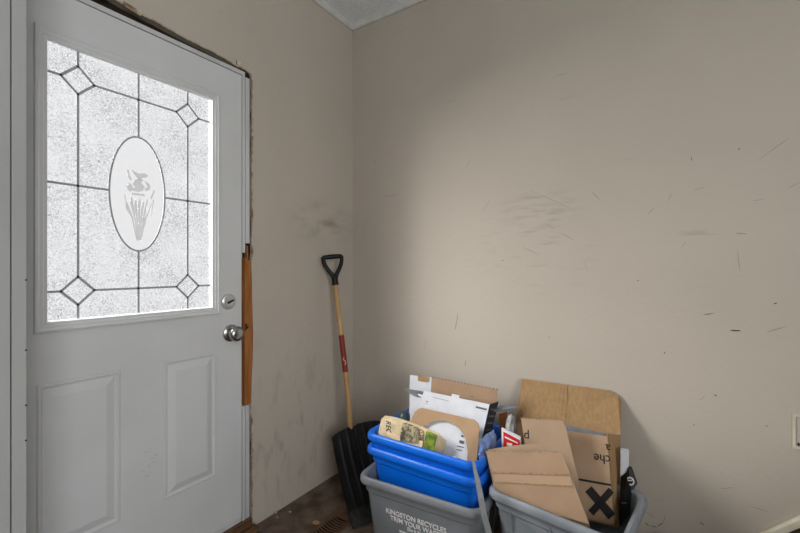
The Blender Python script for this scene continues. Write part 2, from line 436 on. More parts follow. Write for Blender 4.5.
# leaded pattern
came = MB()
def bar(p, q, w=.0076, d=.0007):
    p = Vector((X, *p)); q = Vector((X, *q)); t = (q-p).normalized(); s_ = Vector((0, -t.z, t.y))*w/2
    came.slab([p-s_-t*.001, q-s_+t*.001, q+s_+t*.001, p+s_-t*.001], d, (1, 0, 0))
dy, dz = .046, .047; vy = .184; zt, zb = 1.858, 1.155
ov = [(yc+.094*math.cos(a), zc+.212*math.sin(a)) for a in [2*math.pi*k/48 for k in range(48)]]
for sy in (-1, 1):
    for zz in (zt, zb):
        c = (yc+sy*vy, zz); q = [(c[0]-dy, c[1]), (c[0], c[1]+dz), (c[0]+dy, c[1]), (c[0], c[1]-dz)]
        for i in range(4): bar(q[i], q[(i+1) % 4], .0082)
        bar((c[0]+sy*dy, zz), (gy1 if sy > 0 else gy0, zz))
    bar((yc+sy*vy, zt+dz), (yc+sy*vy, gz1)); bar((yc+sy*vy, zb-dz), (yc+sy*vy, gz0)); bar((yc+sy*vy, zt-dz), (yc+sy*vy, zb+dz))
    bar((yc+sy*.094, zc), (gy1 if sy > 0 else gy0, zc))
for zz in (zt, zb): bar((yc-vy+dy, zz), (yc+vy-dy, zz))
bar((yc, zc+.212), (yc, gz1)); bar((yc, zc-.212), (yc, gz0))
came.ring([(X, yc+(a-yc)*1.035, zc+(b-zc)*1.015) for a, b in ov], [(X, yc+(a-yc)*.965, zc+(b-zc)*.985) for a, b in ov], .0008, (1, 0, 0))
obj('lead_came', came, M['lead'], pane)
# oval and diamonds laid over the textured pane
obj('oval_glass', MB().slab([(X-.0006, yc+(a-yc)*.965, zc+(b-zc)*.985) for a, b in ov], .001, (1, 0, 0)), M['ovalglass'], pane)
# etched iris
fl = MB()
def petal(pts):
    fl.slab([(X+.0015, yc + a*.00096, zc + b*(.001 if b > 0 else .00148)) for a, b in pts], .0006, (1, 0, 0))
petal([(-26, 88), (-12, 80), (2, 76), (22, 82), (34, 74), (26, 66), (12, 62), (4, 52), (-6, 60), (-16, 72)])
petal([(-14, 50), (-2, 56), (6, 60), (18, 56), (10, 44), (22, 30), (14, 14), (0, 8), (-16, 8), (-24, 16), (-12, 22), (-22, 34), (-16, 42)])
petal([(20, 52), (34, 48), (44, 36), (40, 22), (28, 14), (20, 22), (32, 32), (26, 42)])
petal([(-34, 36), (-24, 30), (-18, 16), (-28, 4), (-38, 10), (-42, 22)])
petal([(-40, 82), (-35, 84), (-30, 62), (-24, 50), (-30, 46), (-37, 60)])
petal([(54, 24), (60, 20), (54, 2), (46, -10), (42, -6), (48, 6)])
petal([(-22, 2), (20, 2), (24, -4), (-24, -4)])
for a, tz in ((-44, -22), (-27, -8), (-12, -14), (3, -8), (17, -16), (32, -8), (46, -20)):
    petal([(a-1, tz), (a*.95+4, tz-4), (a*.55+4, -58), (a*.16+2.5, -116), (a*.16-.5, -118), (a*.5-3, -60), (a*.9-5, tz-18)])
petal([(-50, -4), (-46, -6), (-40, -34), (-43, -36)]); petal([(52, -8), (56, -10), (50, -44), (42, -60)])
obj('etched_flower', fl, M['etch'], pane)
# deadbolt and knob
dbt = MB().lathe((0, -.858, 1.079), (1, 0, 0), [(0, .035), (.004, .035), (.009, .031), (.011, .022), (.016, .020), (.017, .0)])
db = obj('deadbolt', dbt, mat('pale_nickel', srgb(205, 205, 203), .35, .6), door, smooth=True)
tb = MB().slab([(.017, -.858+a*.001, 1.079+b*.001) for a, b in ((-15, -4), (-12, -8), (13, 4), (15, 8), (12, 10), (-13, 0))], .010, (1, 0, 0))
obj('thumb_turn', tb, M['darkmetal'], db, bevel=.001)
kc = Vector((0, -.846, .937))
kb = MB().lathe(kc, (1, 0, 0), [(0, .038), (.005, .038), (.010, .033), (.013, .018), (.022, .017), (.026, .024), (.032, .031), (.042, .034), (.052, .033), (.059, .028), (.063, .018), (.064, .0)])
ko = obj('door_handle', kb, M['chrome'], door, smooth=True)
sc_m = MB()
for pxa, pya in ((146, 452), (152, 458), (149, 466), (154, 462), (143, 471), (147, 476), (150, 449), (156, 455)):
    q = P(pxa, pya, x=0); r = .006+rj(.003)
    sc_m.slab([(.0004, q.y-r, q.z-r*.3), (.0004, q.y+r*.8, q.z), (.0004, q.y+r, q.z+r*.25), (.0004, q.y-r*.6, q.z+r*.1)], .0004, (1, 0, 0))
obj('scuff_marks', sc_m, mat('door_scuff', srgb(150, 150, 148), .7), door)

# ------------------------------------------------------------------ marks on the back wall
def marks(name, segs, m, parent):
    mb = MB()
    for (x0, y0, x1, y1, w) in segs:
        a = P(x0, y0, y=0); b = P(x1, y1, y=0); t = (b-a)
        if t.length < 1e-4: t = Vector((.004, 0, .002))
        nrm = Vector((-t.z, 0, t.x)).normalized()*w*.0011
        k = 5; top = []; bot = []
        for i in range(k):
            u = i/(k-1); wv = math.sin(math.pi*(.12+.76*u))*random.uniform(.6, 1.2)
            c = a.lerp(b, u) + nrm*random.uniform(-.5, .5)
            top.append(c+nrm*wv); bot.append(c-nrm*wv)
        for q in top+bot: q.y = -.0004
        mb.slab(top+bot[::-1], .0006, (0, 1, 0))
    return obj(name, mb, m, parent)
marks('scuff_marks', [(758, 160, 789, 138, 1), (668, 201, 672, 193, 1), (694, 190, 705, 187, 1), (648, 214, 654, 208, 1), (752, 201, 764, 199, 1),
    (681, 248, 686, 242, 1.2), (737, 249, 740, 271, 1), (767, 332, 787, 326, 1.6), (530, 190, 572, 209, .9), (560, 233, 574, 240, 1), (522, 247, 540, 255, 1.2),
    (482, 211, 490, 201, 1), (584, 262, 587, 270, .8), (592, 192, 600, 200, 1.3), (455, 330, 458, 313, 2.6), (465, 366, 466, 360, 2.2), (374, 166, 376, 160, 1.6), (720, 489, 735, 487, 1.2),
    (748, 505, 768, 512, 1.2), (466, 168, 470, 160, .9), (545, 224, 556, 229, .8), (785, 190, 800, 182, .8), (640, 508, 655, 518, 1.2), (700, 400, 706, 396, 1), (424, 352, 426, 340, .8)], M['scuff'], wb)
marks('paint_chips', [(730, 330.5, 741, 331, 2.2), (703, 315, 715, 313, 1.4), (774, 304, 777, 303, 2), (738, 149, 740, 149, 1.8), (691, 156, 692, 161, 1), (736, 233, 747, 234, .9),
    (549, 337, 550, 338, 1.4), (714, 395, 717, 396, 2), (664, 354, 665, 352, 1.4), (637, 281, 639, 280, 1), (502, 260, 504, 261, 1.2), (700, 522, 704, 525, 1.6), (765, 426, 768, 426, 1.2), (693, 425, 695, 425, 1.4),
    (645, 523, 650, 526, 1.3), (650, 526, 658, 527, 1.1), (658, 526, 663, 523, 1.3), (663, 523, 665, 516, .8)], M['chip'], wb)

# wall outlet at the right edge of the picture: a half torn-off box of old plaster and plate
oz0, oz1 = .600, .690
ol = thing('wall_outlet', (2.045, -.001, oz0), 'worn white outlet cover set in the beige wall at the right edge', 'outlet')
obj('cover_plate', MB().ring([(2.004, 0, oz0), (2.086, 0, oz0), (2.086, 0, oz1+.03), (2.004, 0, oz1+.03)], [(2.012, 0, oz0+.008), (2.078, 0, oz0+.008), (2.078, 0, oz1+.022), (2.012, 0, oz1+.022)], .006, (0, -1, 0)), M['skirt'], ol, bevel=.001)
obj('socket', MB().box((2.0125, -.003, oz0+.0085), (2.0775, -.0002, oz1+.0215)), M['wall'], ol)
obj('socket_slot', MB().box((2.017, -.0045, oz0+.012), (2.022, -.003, oz0+.022)).box((2.03, -.0045, oz0+.02), (2.033, -.003, oz0+.036)).box((2.05, -.0045, oz0+.02), (2.053, -.003, oz0+.036)), M['ink'], ol)

# ------------------------------------------------------------------ stairs rising to the right along the back wall
st = bpy.data.objects.new('staircase', None); COL.objects.link(st); st.location = (1.8, -.45, 0); st['kind'] = 'structure'
sx = 1.63
for k in range(5):
    x0 = sx + (0 if k == 0 else .42 + (k-1)*.19)
    x1 = sx + .42 + k*.19 if k < 4 else XR-.001
    zz = .172*(k+1)
    obj('step', MB().box((x0, -.86, 0), (x1, -.026, zz-.02)), M['stairwood'], st)
    obj('tread', MB().box((x0-.012, -.87, zz-.02), (x1, -.026, zz)), M['stairwood'], st, bevel=.004)
sl = .107/.113; zl = lambda x: .267 + sl*(x-1.911)
obj('stringer_edge', MB().slab([(1.80, -.024, zl(1.80)-.034), (1.80, -.024, zl(1.80)), (2.75, -.024, zl(2.75)), (2.75, -.024, zl(2.75)-.034)], .0235, (0, 1, 0)), M['skirt'], st, bevel=.004)
obj('stringer', MB().slab([(1.80, -.018, .0), (1.80, -.018, zl(1.80)-.036), (2.75, -.018, zl(2.75)-.036), (2.75, -.018, .0)], .0175, (0, 1, 0)), M['stairwood'], st)

# ------------------------------------------------------------------ recycling bins
def rrect(w, d, r, n=6):
    pts = []
    for cx, cy, a0 in ((w/2-r, d/2-r, 0), (-w/2+r, d/2-r, 90), (-w/2+r, -d/2+r, 180), (w/2-r, -d/2+r, 270)):
        for k in range(n+1):
            a = math.radians(a0+90*k/n); pts.append((cx+r*math.cos(a), cy+r*math.sin(a)))
    return pts
def bin_mesh(c, rot, w, d, h, z0, lip=.02, liph=.032, taper=.1, wall=.004, ribs=(), sideribs=()):
    R = Matrix.Rotation(rot, 3, 'Z'); c = Vector((c[0], c[1], z0)); mb = MB()
    bi = lip + taper*h
    prof = [(bi+.03, 0.0), (bi+.006, 0.0), (bi, .008), (lip+taper*liph*2.4, h-liph*2.4), (lip+taper*liph*2.2-.006, h-liph*2.2), (lip-.004, h-liph), (.003, h-liph-.002), (0, h-liph+.004),
            (0.001, h-.010), (.005, h-.003), (.010, h), (lip-.002, h-.002), (lip+wall, h-.008), (bi+wall, .012), (bi+.03, .010)]
    n = None
    for ins, z in prof:
        r = max(.012, .052-ins*.35); ring = rrect(w-2*ins, d-2*ins, r); n = len(ring)
        for a, b in ring: mb.v.append(c + R @ Vector((a, b, z)))
    for i in range(len(prof)-1):
        for k in range(n): mb.f.append((i*n+k, i*n+(k+1) % n, (i+1)*n+(k+1) % n, (i+1)*n+k))
    mb.f.append(tuple(range(n-1, -1, -1))); mb.f.append(tuple((len(prof)-1)*n+k for k in range(n)))
    for (u, side) in [(q, 'f') for q in ribs] + [(q, 's') for q in sideribs]:
        for sgn in ((-1, 1) if side == 's' else (-1, 1)):
            pts = []
            for zz, ex in ((h*.12, .001), (h-liph+.002, .010), (h-liph+.002, -.006), (h*.12, -.004)):
                ins = lip + taper*(h-zz)
                if side == 'f': pts.append(Vector((u, sgn*(d/2-ins+ex), zz)))
                else: pts.append(Vector((sgn*(w/2-ins+ex), u, zz)))
            t = Vector((1, 0, 0)) if side == 'f' else Vector((0, 1, 0))
            pts = [c + R @ (q - t*.002) for q in pts]
            mb.slab(pts, .004, R @ t)
    return mb, R, c
def make_bin(name, label, cat, c, rot, w, d, h, z0, m, group=None, **k):
    mb, R, cc = bin_mesh(c, rot, w, d, h, z0, **k)
    o = obj(name, mb, m, None, smooth=True, origin=cc); tag(o, label, cat, group)
    return o, R, cc
r1 = math.radians(4.0)
g1, R1, c1 = make_bin('recycling_bin', 'grey plastic recycling bin with white lettering under the blue boxes', 'bin', (.796, -.385), r1, .555, .42, .35, 0, M['grey'], liph=.030, sideribs=(-.06, .06))
# lettering on its front
def front_pt(a, z, w=.555, d=.42, h=.35, lip=.02, taper=.1):
    return c1 + R1 @ Vector((a, -(d/2-(lip+taper*(h-z))), z))
u_ = R1 @ Vector((1, 0, 0)); v_ = (front_pt(0, .3)-front_pt(0, .1))
for txt, size, a, z_ in (('KINGSTON RECYCLES', .0290, -.010, .214), ('TRIM YOUR WASTE', .0285, -.008, .188), ('Do It Right', .020, -.004, .168), ('www.cityofkingston.ca', .019, -.004, .148)):
    lettering('printed_lettering', txt, size*1.0, front_pt(a, z_), u_, v_, M['print_white'], g1, 'CENTER', lift=.0012, squash=.94, bold=.0006)
r2 = math.radians(-.5)
make_bin('recycling_box', 'lower of the two nested blue recycling boxes, only its rim band showing', 'box', (.788, -.330), r2, .548, .42, .33, .112, M['blue'], 'nested blue recycling boxes', liph=.030)
make_bin('recycling_box', 'upper of the two nested blue recycling boxes, filled with paper and cartons', 'box', (.788, -.330), r2, .548, .42, .33, .172, M['blue'], 'nested blue recycling boxes', liph=.030)
r3 = math.radians(-7.5)
w3, d3 = .468, .37
e3 = Vector((math.cos(r3), math.sin(r3), 0)); f3 = Vector((-math.sin(r3), math.cos(r3), 0))
fl3 = Vector((1.074, -.528, 0)); c3_ = fl3 + e3*w3/2 + f3*d3/2
make_bin('recycling_bin', 'grey plastic bin holding torn brown cardboard on the right', 'bin', (c3_.x, c3_.y), r3, w3, d3, .42, 0, M['grey2'], liph=.030, ribs=(-.14, .0, .14), sideribs=(-.08, .08))

# ------------------------------------------------------------------ panels helper
def plate(mb, q, th=.004, n=None):
    """q: list of (px, py, y) corners"""
    pts = [P(a, b, y=c) for a, b, c in q]
    mb.slab(pts, th, n); return pts
BACK = Vector((-.1, 1, 0)).normalized()

# ---- right bin: big open cardboard box leaning on the wall
bigp = [(522, 379, -.03), (610, 391, -.012), (618, 395, -.012), (621.5, 401, -.015), (620.5, 434, -.10), (619, 528, -.265), (524, 505, -.28), (514, 432, -.125)]
pts = [P(a, b, y=c) for a, b, c in bigp]
big = thing('cardboard_box', (pts[5]+pts[6])/2, 'tall torn tan cardboard box leaning back against the wall, tallest piece in the right bin', 'cardboard box')
obj('back_panel', MB().slab(pts, .004, BACK), M['card'], big)
sp_ = [(607.5, 434, -.20), (620.5, 435, -.112), (620, 520, -.27), (615, 520, -.32)]
obj('side_panel', MB().slab([P(a, b, y=c) for a, b, c in sp_], .004, Vector((-.9, .3, 0))), M['card'], big)
# torn corrugated edges and the crease
ed = MB()
for i in range(26):
    u = i/25; a = P(522, 379, y=-.03).lerp(P(610, 391, y=-.012), u)
    ed.box((a.x-.004, a.y-.0005, a.z-.002), (a.x+.004, a.y+.0045, a.z+.0005+random.random()*.002))
obj('torn_edge', ed, M['cardedge'], big)
obj('crease', MB().slab([P(566, 386, y=-.0255), P(566.7, 386, y=-.0255), P(563, 422, y=-.103), P(562.6, 422, y=-.103)], .0008, (0, -1, 0)), M['cardedge'], big)
ib = MB().slab([P(560, 424, y=-.19), P(608, 434, y=-.17), P(608, 455, y=-.19), P(560, 455, y=-.21)], .003, BACK)
obj('inner_lining', ib, M['greyflap'], big)

# ---- printed panel with the upside-down letters
pq = [(566, 431, -.26), (607, 436.5, -.25), (614, 524, -.35), (570, 515, -.37)]
pp = [P(a, b, y=c) for a, b, c in pq]; ppl = Pl(pp[0], pp[1], pp[3]); pp[2] = ppl.at(614, 524)
pr = thing('cardboard_sheet', (pp[2]+pp[3])/2, 'brown cardboard sheet printed with a large black X and upside-down letters', 'cardboard')
obj('sheet', MB().slab(pp, .004, BACK), M['card2'], pr)
ux = (pp[1]-pp[0]).normalized(); vz = (pp[0]-pp[3]); vz = (vz-ux*vz.dot(ux)).normalized(); nn = ux.cross(vz)   # faces the room
def onp(px, py, lift=.001):
    d = P(px, py, y=-.3)-CAM; t = (pp[0]-CAM).dot(nn)/d.dot(nn); return CAM + d*t + nn*lift
lettering('lettering', 'che', .044, onp(610.5, 456), -ux, -vz, M['ink'], pr, squash=.9)
lettering('lettering', 'a', .044, onp(610.5, 444.5), -ux, -vz, M['ink'], pr, squash=.9)
pl = onp(577, 478); pl2 = onp(611, 484)
obj('printed_line', MB().slab([pl, pl2, pl2-vz*.007, pl-vz*.007], .0005, nn), M['ink'], pr)
xb = MB()
def xbar(a, b, w):
    A = onp(*a); B = onp(*b); t = (B-A).normalized(); s_ = nn.cross(t)*w/2
    xb.slab([A-s_, B-s_, B+s_, A+s_], .0006, nn)
xbar((588.5, 489), (612, 516.5), .031); xbar((611.5, 490), (591, 513), .021)
obj('printed_letter', xb, M['ink'], pr)

# ---- tall narrow greyish panel
tq = [(521, 418.5, -.33), (562, 420.5, -.32), (566, 428, -.325), (590, 528, -.45), (535, 510, -.46)]
tp_ = [P(a, b, y=c) for a, b, c in tq]; tpl = Pl(tp_[0], tp_[1], tp_[4]); tp_ = tpl.poly([(a, b) for a, b, c in tq])
t3 = tag(obj('cardboard_flap', MB().slab(tp_, .004, BACK), M['card3']), 'greyish-brown cardboard flap standing in front of the tall torn box', 'cardboard')
e_ = MB()
for i in range(14):
    a = tp_[0].lerp(tp_[1], i/13); e_.box((a.x-.004, a.y-.001, a.z-.001), (a.x+.0035, a.y+.005, a.z+.0018+.001*(i % 2)))
obj('torn_edge', e_, M['cardedge'], t3)
un = (tp_[1]-tp_[0]).normalized()
lettering('lettering', 'p', .046, tpl.at(529.5, 433), -un, -tpl.v, M['ink'], t3, lift=.001)

# ---- front carton poking over the rim
fq = [(486, 451.5, -.475), (562, 452.5, -.475), (589, 524, -.552), (496, 498, -.502)]
fp = [P(a, b, y=c) for a, b, c in fq]; fpl = Pl(fp[0], fp[1], fp[3]); fp[2] = fpl.at(589, 524)
fc = thing('cardboard_carton', (fp[2]+fp[3])/2, 'flattened brown cardboard carton at the front of the right bin, with a taped crease', 'cardboard box')
obj('front_panel', MB().slab(fp, .004, BACK), M['card2'], fc)
fn = fpl.n
def onf(px, py, lift=.001): return fpl.at(px, py, lift)
obj('tape', MB().slab([onf(491.5, 474), onf(570.5, 476.5), onf(572.5, 486), onf(494, 482)], .0005, fn), M['tape'], fc)
obj('crease', MB().slab([onf(491, 471.6, .0018), onf(570, 474, .0018), onf(570.4, 475, .0018), onf(491.5, 472.6, .0018)], .0006, fn).slab([onf(495, 481.3, .0018), onf(572, 485.6, .0018), onf(572.3, 486.5, .0018), onf(495.4, 482.2, .0018)], .0006, fn), M['cardedge'], fc)
e_ = MB()
for i in range(24):
    a = fp[0].lerp(fp[1], i/23); e_.box((a.x-.003, a.y-.001, a.z-.0012), (a.x+.003, a.y+.005, a.z+.0012))
obj('corrugated_edge', e_, M['cardedge'], fc)
bf = [P(487, 450, y=-.468), P(510, 446, y=-.44), P(541, 443, y=-.42), P(547, 456, y=-.44), P(510, 459, y=-.455)]
obj('rear_flap', MB().slab(bf, .003, (0, 1, 0)), M['card3'], fc)

# ---- red booklet, white carton, black packet
rp = [P(501.5, 428, y=-.37), P(520.5, 437.5, y=-.37), P(522, 470, y=-.39), P(502, 466, y=-.39)]
rb = thing('booklet', (rp[2]+rp[3])/2, 'red and white booklet poking up at the left of the right bin', 'booklet')
obj('pages', MB().slab(rp, .010, BACK), M['white'], rb)
rpl = Pl(rp[0], rp[1], rp[3])
obj('cover', MB().slab(rpl.poly([(503.5, 431.5), (520, 440), (521, 466), (503.5, 462)], .0012), .0008, rpl.n), M['red'], rb)
obj('cover_stripe', MB().slab(rpl.poly([(505, 436), (518, 442.3), (518, 443.6), (505, 437.6)], .0022), .0006, rpl.n), M['print_white'], rb)
obj('cover_picture', MB().slab(rpl.poly([(507, 442.5), (512.5, 443.5), (512, 446), (507, 445)], .0022), .0006, rpl.n), M['print_white'], rb)

wq = [P(620.5, 451, y=-.20), P(629, 452.5, y=-.20), P(628, 500, y=-.25), P(620, 500, y=-.25)]
tag(obj('small_carton', MB().slab(wq, .03, BACK), M['white'], bevel=.001), 'white carton edge standing behind the tall torn box in the right bin', 'carton')
bk = [(620.5, 477, -.23), (626.5, 473, -.23), (628, 467.5, -.22), (632, 469, -.215), (637.5, 484, -.225), (632, 492, -.24), (630, 515, -.28), (622, 527, -.32), (619.5, 526, -.32)]
bp_ = [P(a, b, y=c) for a, b, c in bk]
bo = thing('food_packet', (bp_[6]+bp_[7])/2, 'crumpled glossy black packet with a round white logo in the right bin', 'packet')
obj('packet', MB().slab(bp_, .02, BACK), M['black'], bo, bevel=.002)
lc = P(630.5, 480, y=-.2265) + Vector((0, -.006, 0)); lu = (bp_[4]-bp_[2]).normalized()
rg = [(math.cos(a), math.sin(a)) for a in [2*math.pi*k/20 for k in range(20)]]
obj('logo', MB().ring([lc+Vector((a*.013, -.001, b*.015)) for a, b in rg], [lc+Vector((a*.009, -.001, b*.011)) for a, b in rg], .004, (0, -1, 0))
    .slab([lc+Vector((-.010, -.002, -.001)), lc+Vector((.006, -.002, .003)), lc+Vector((.006, -.002, .006)), lc+Vector((-.010, -.002, .002))], .004, (0, -1, 0)), M['print_white'], bo)
obj('printed_band', MB().slab([P(621, 502, y=-.282), P(627, 502.2, y=-.282), P(627, 503.4, y=-.282), P(621, 503.2, y=-.282)], .003, (0, -1, 0)), M['greyink'], bo)

# crumpled film helper
def crumple(c, r, seed, n=3, amp=.35):
    rnd = random.Random(seed); bm = bmesh.new(); bmesh.ops.create_icosphere(bm, subdivisions=n, radius=1)
    ks = [(Vector((rnd.uniform(-1, 1), rnd.uniform(-1, 1), rnd.uniform(-1, 1))).normalized(), rnd.uniform(3, 9), rnd.uniform(0, 6)) for _ in range(9)]
    mb = MB(); vs = []
    for v in bm.verts:
        k = 1 + amp*sum(abs(math.sin(v.co.dot(d)*f+ph))-.6 for d, f, ph in ks)/4
        vs.append(Vector(c) + Vector((v.co.x*r[0], v.co.y*r[1], v.co.z*r[2]))*k)
    fs = [tuple(v.index for v in f.verts) for f in bm.faces]; bm.free()
    return mb.add(vs, fs)
q = P(511, 424, y=-.24)
tag(obj('plastic_bag', crumple(q + Vector((0, 0, -.03)), (.022, .02, .065), 3), M['whitebag']), 'crumpled white plastic bag tucked at the back left of the right bin', 'bag')
q = P(504, 424, y=-.20)
tag(obj('cardboard_scrap', MB().slab([P(499, 414, y=-.23), P(507, 412, y=-.23), P(509, 424, y=-.235), P(506, 455, y=-.25), P(501, 455, y=-.25)], .003, BACK), M['rust']), 'dark rusty-brown cardboard scrap behind the red booklet', 'cardboard')

# ---- contents of the blue box
# printer-style white carton with open flaps
a0 = P(424, 391, y=-.285); a1 = P(489.5, 404.5, y=-.285); a2 = P(478, 456, y=-.345); a3 = P(404, 445, y=-.345)
dn = (a3-a0); a2 = a1 + (a2-a1)*1.35; a3 = a0 + (a3-a0)*1.1
wc = thing('open_carton', (a2+a3)/2, 'white printed carton with open flaps standing in the blue box', 'carton')
fr = obj('carton_body', MB().slab([a0, a1, a2, a3], .003, BACK), M['white'], wc)
wu = (a1-a0).normalized(); wn = (a1-a0).cross(a3-a0).normalized()
if wn.y > 0: wn = -wn
def onw(px, py, lift=.0012):
    d = P(px, py, y=-.3)-CAM; t = (a0-CAM).dot(wn)/d.dot(wn); return CAM + d*t + wn*lift
wv = wn.cross(wu); wv = wv if wv.z > 0 else -wv
def quad(mb, x0, y0, x1, y1, w):   # printed stroke
    A = onw(x0, y0); B = onw(x1, y1); mb.slab([A, B, B-wv*w, A-wv*w], .0005, wn)
def line(x0, y0, x1, y1, w):
    m_ = MB(); quad(m_, x0, y0, x1, y1, w*2); obj('printed_line', m_, M['greyink'], wc)
line(464.5, 411.5, 486, 416.5, .0012); line(464.5, 411.5, 463.3, 418, .0012)
for x0, y0, x1, y1, w_ in ((467, 413.8, 472, 415, .003), (478, 416, 483.5, 417.3, .003), (466.5, 416, 471, 417, .002), (477, 419, 483, 420.4, .005), (480, 423.5, 482.5, 424, .003), (476, 406, 487, 408.6, .004), (481, 410.5, 485.5, 411.5, .0015), (443, 406, 450, 407.5, .0015), (444, 409, 449, 410, .0015)):
    line(x0, y0, x1, y1, w_)
for (x0, y0, x1, y1, w_) in ((440, 404, 448, 406, .0015), (439, 404, 438.5, 409, .0013), (486, 416.5, 485, 428, .0014), (463.3, 418, 470, 419.6, .0014), (471, 419.5, 475, 420.5, .002), (466, 419, 470, 420, .002), (470, 395.8, 474, 396.6, .0012), (455, 404, 456, 415, .0008), (433, 397, 449, 401, .0008)): line(x0, y0, x1, y1, w_)
for (x0, y0) in ((479, 430), (478, 434), (477, 437)): line(x0, y0, x0+4, y0+.9, .002)
pr2 = MB(); quad(pr2, 426, 400.8, 437, 404.4, .0035); quad(pr2, 425.5, 403, 431, 404.8, .002)
obj('red_printing', pr2, M['redink'], wc)
# dark printed side of the carton, with white bars
SB = Vector((.30, 1, 0)).normalized()
s0 = a1 + SB*.0005; s1 = a1 + SB*.062; s2 = a2 + SB*.062; s3 = a2 + SB*.0005
sd = obj('printed_side', MB().slab([s0, s1, s2, s3], .0012, (1, 0, .0)), mat('black_print', srgb(46, 46, 50), .6), wc)
bars = MB()
for i in range(9):
    u0 = .06+.1*i; A = s0.lerp(s3, u0); B = s1.lerp(s2, u0+.05)
    bars.slab([A.lerp(B, .2), A.lerp(B, .85), A.lerp(B, .85)-Vector((0, 0, .007)), A.lerp(B, .2)-Vector((0, 0, .007))], .002, (1, 0, 0))
obj('side_printing', bars, M['greyink'], sd)
# tab on the top edge
tb0 = onw(451.5, 397, 0); tb1 = onw(459, 398.5, 0)
obj('tab', MB().slab([tb0-wv*.004, tb1-wv*.004, tb1+wv*.014, tb0+wv*.014], .002, -wn), M['white'], wc)
# flaps
yb = -.205
l0 = P(432.3, 377.5, y=yb); l1 = P(497, 389.5, y=yb); l2 = P(497, 410, y=yb); l3 = P(430, 402, y=yb)
obj('lid_flap', MB().slab([l0, l1, l2, l3], .004, (0, 1, 0)), M['card2'], wc)
e_ = MB()
for i in range(20):
    a = l0.lerp(l1, i/19); e_.box((a.x-.003, a.y-.0006, a.z-.001), (a.x+.003, a.y+.0046, a.z+.0012))
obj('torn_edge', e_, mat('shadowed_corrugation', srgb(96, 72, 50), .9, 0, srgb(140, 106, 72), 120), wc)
obj('white_flap', MB().slab([P(410, 375, y=-.215), P(431.5, 377.6, y=yb), P(430.5, 405, y=-.21), P(409, 402, y=-.22)], .003, (0, 1, 0)), M['white'], wc)
obj('brown_label', MB().slab([P(418, 375.7, y=-.2165), P(429, 377.4, y=-.2115), P(428, 382, y=-.2115), P(418, 380.7, y=-.2165)], .001, (0, -1, 0)), M['brownink'], wc)
obj('side_flap', MB().slab([P(402.5, 388, y=-.26), P(410, 389, y=-.215), P(431, 393, y=-.215), P(422.5, 397.5, y=-.28), P(414, 395.5, y=-.28)], .003, (0, 0, -1)), M['greyflap'], wc)
obj('side_flap', MB().slab([P(489, 404, y=-.235), P(497, 404.5, y=-.205), P(516.5, 406, y=-.205), P(516, 408, y=-.225), P(506, 411.5, y=-.235), P(490, 411, y=-.26)], .003, (0, 0, -1)), M['greyflap'], wc)
obj('left_side', MB().slab([P(410.5, 392.5, y=-.235), P(423, 395, y=-.28), P(407, 440, y=-.33), P(409, 436, y=-.25)], .003, (.5, .8, 0)), M['white'], wc)

# round white card and the cardboard frame in front of it
def planar(q, y0, slope):      # leaning plane y = y0 + slope*(z-.5)
    out = []
    for px, py in q:
        d = FW + RT*((px-400)/FPX) + Vector((0, 0, (266.5-py)/FPX))
        t = (y0 + slope*(CAM.z-.5) - CAM.y)/(d.y - slope*d.z); out.append(CAM + d*t)
    return out
cen = [(441, 452)]
disc = [(441+27.5*math.cos(a), 452.5+32*math.sin(a)) for a in [2*math.pi*k/40 for k in range(40)]]
dp = planar(disc, -.395, .45)
dsk = thing('round_card', dp[10], 'round white printed card behind the arched cardboard frame', 'card')
obj('disc', MB().slab(dp, .003, BACK), M['white'], dsk)
for q in (((461, 435), (463.5, 435.5), (463.5, 437), (461, 436.5)), ((459.5, 440), (464, 441), (463.5, 444), (459.5, 443)), ((457, 445.5), (464, 447), (464, 447.8), (457, 446.3)), ((456.5, 449), (462, 450), (462, 450.8), (456.5, 449.8))):
    obj('printed_mark', MB().slab(planar(q, -.397, .45), .0015, -BACK), M['greyink'], dsk)
outer = [(409, 430), (411.5, 419), (415, 411.5), (418.5, 409), (422, 408.2), (474, 420), (477.5, 423), (479.3, 428), (479, 434), (476, 468)]
inner = [(466.5, 470), (467.7, 452), (465.5, 438), (461, 430), (454, 424), (445, 420.5), (436, 420.5), (428, 423.5), (422, 429), (417, 438)]
arch = planar(outer + inner, -.413, .45)
am = MB(); no = len(outer)
k = len(arch); vs = arch + [p+BACK*.004 for p in arch]
fs = []
for i in range(no-1):
    a, b, c, d = i, i+1, k-1-(i+1), k-1-i
    fs += [(a, b, c, d), (a+k, d+k, c+k, b+k), (a, a+k, b+k, b), (d, c, c+k, d+k)]
fs += [(0, k-1, 2*k-1, k), (no-1, no-1+k, no+k, no)]
am.add(vs, fs)
tag(obj('cardboard_insert', am, mat('cardboard_insert', srgb(174, 144, 112), .85, 0, srgb(164, 134, 102), 12)), 'brown cardboard insert with a rounded arch cut-out in the blue box', 'cardboard')

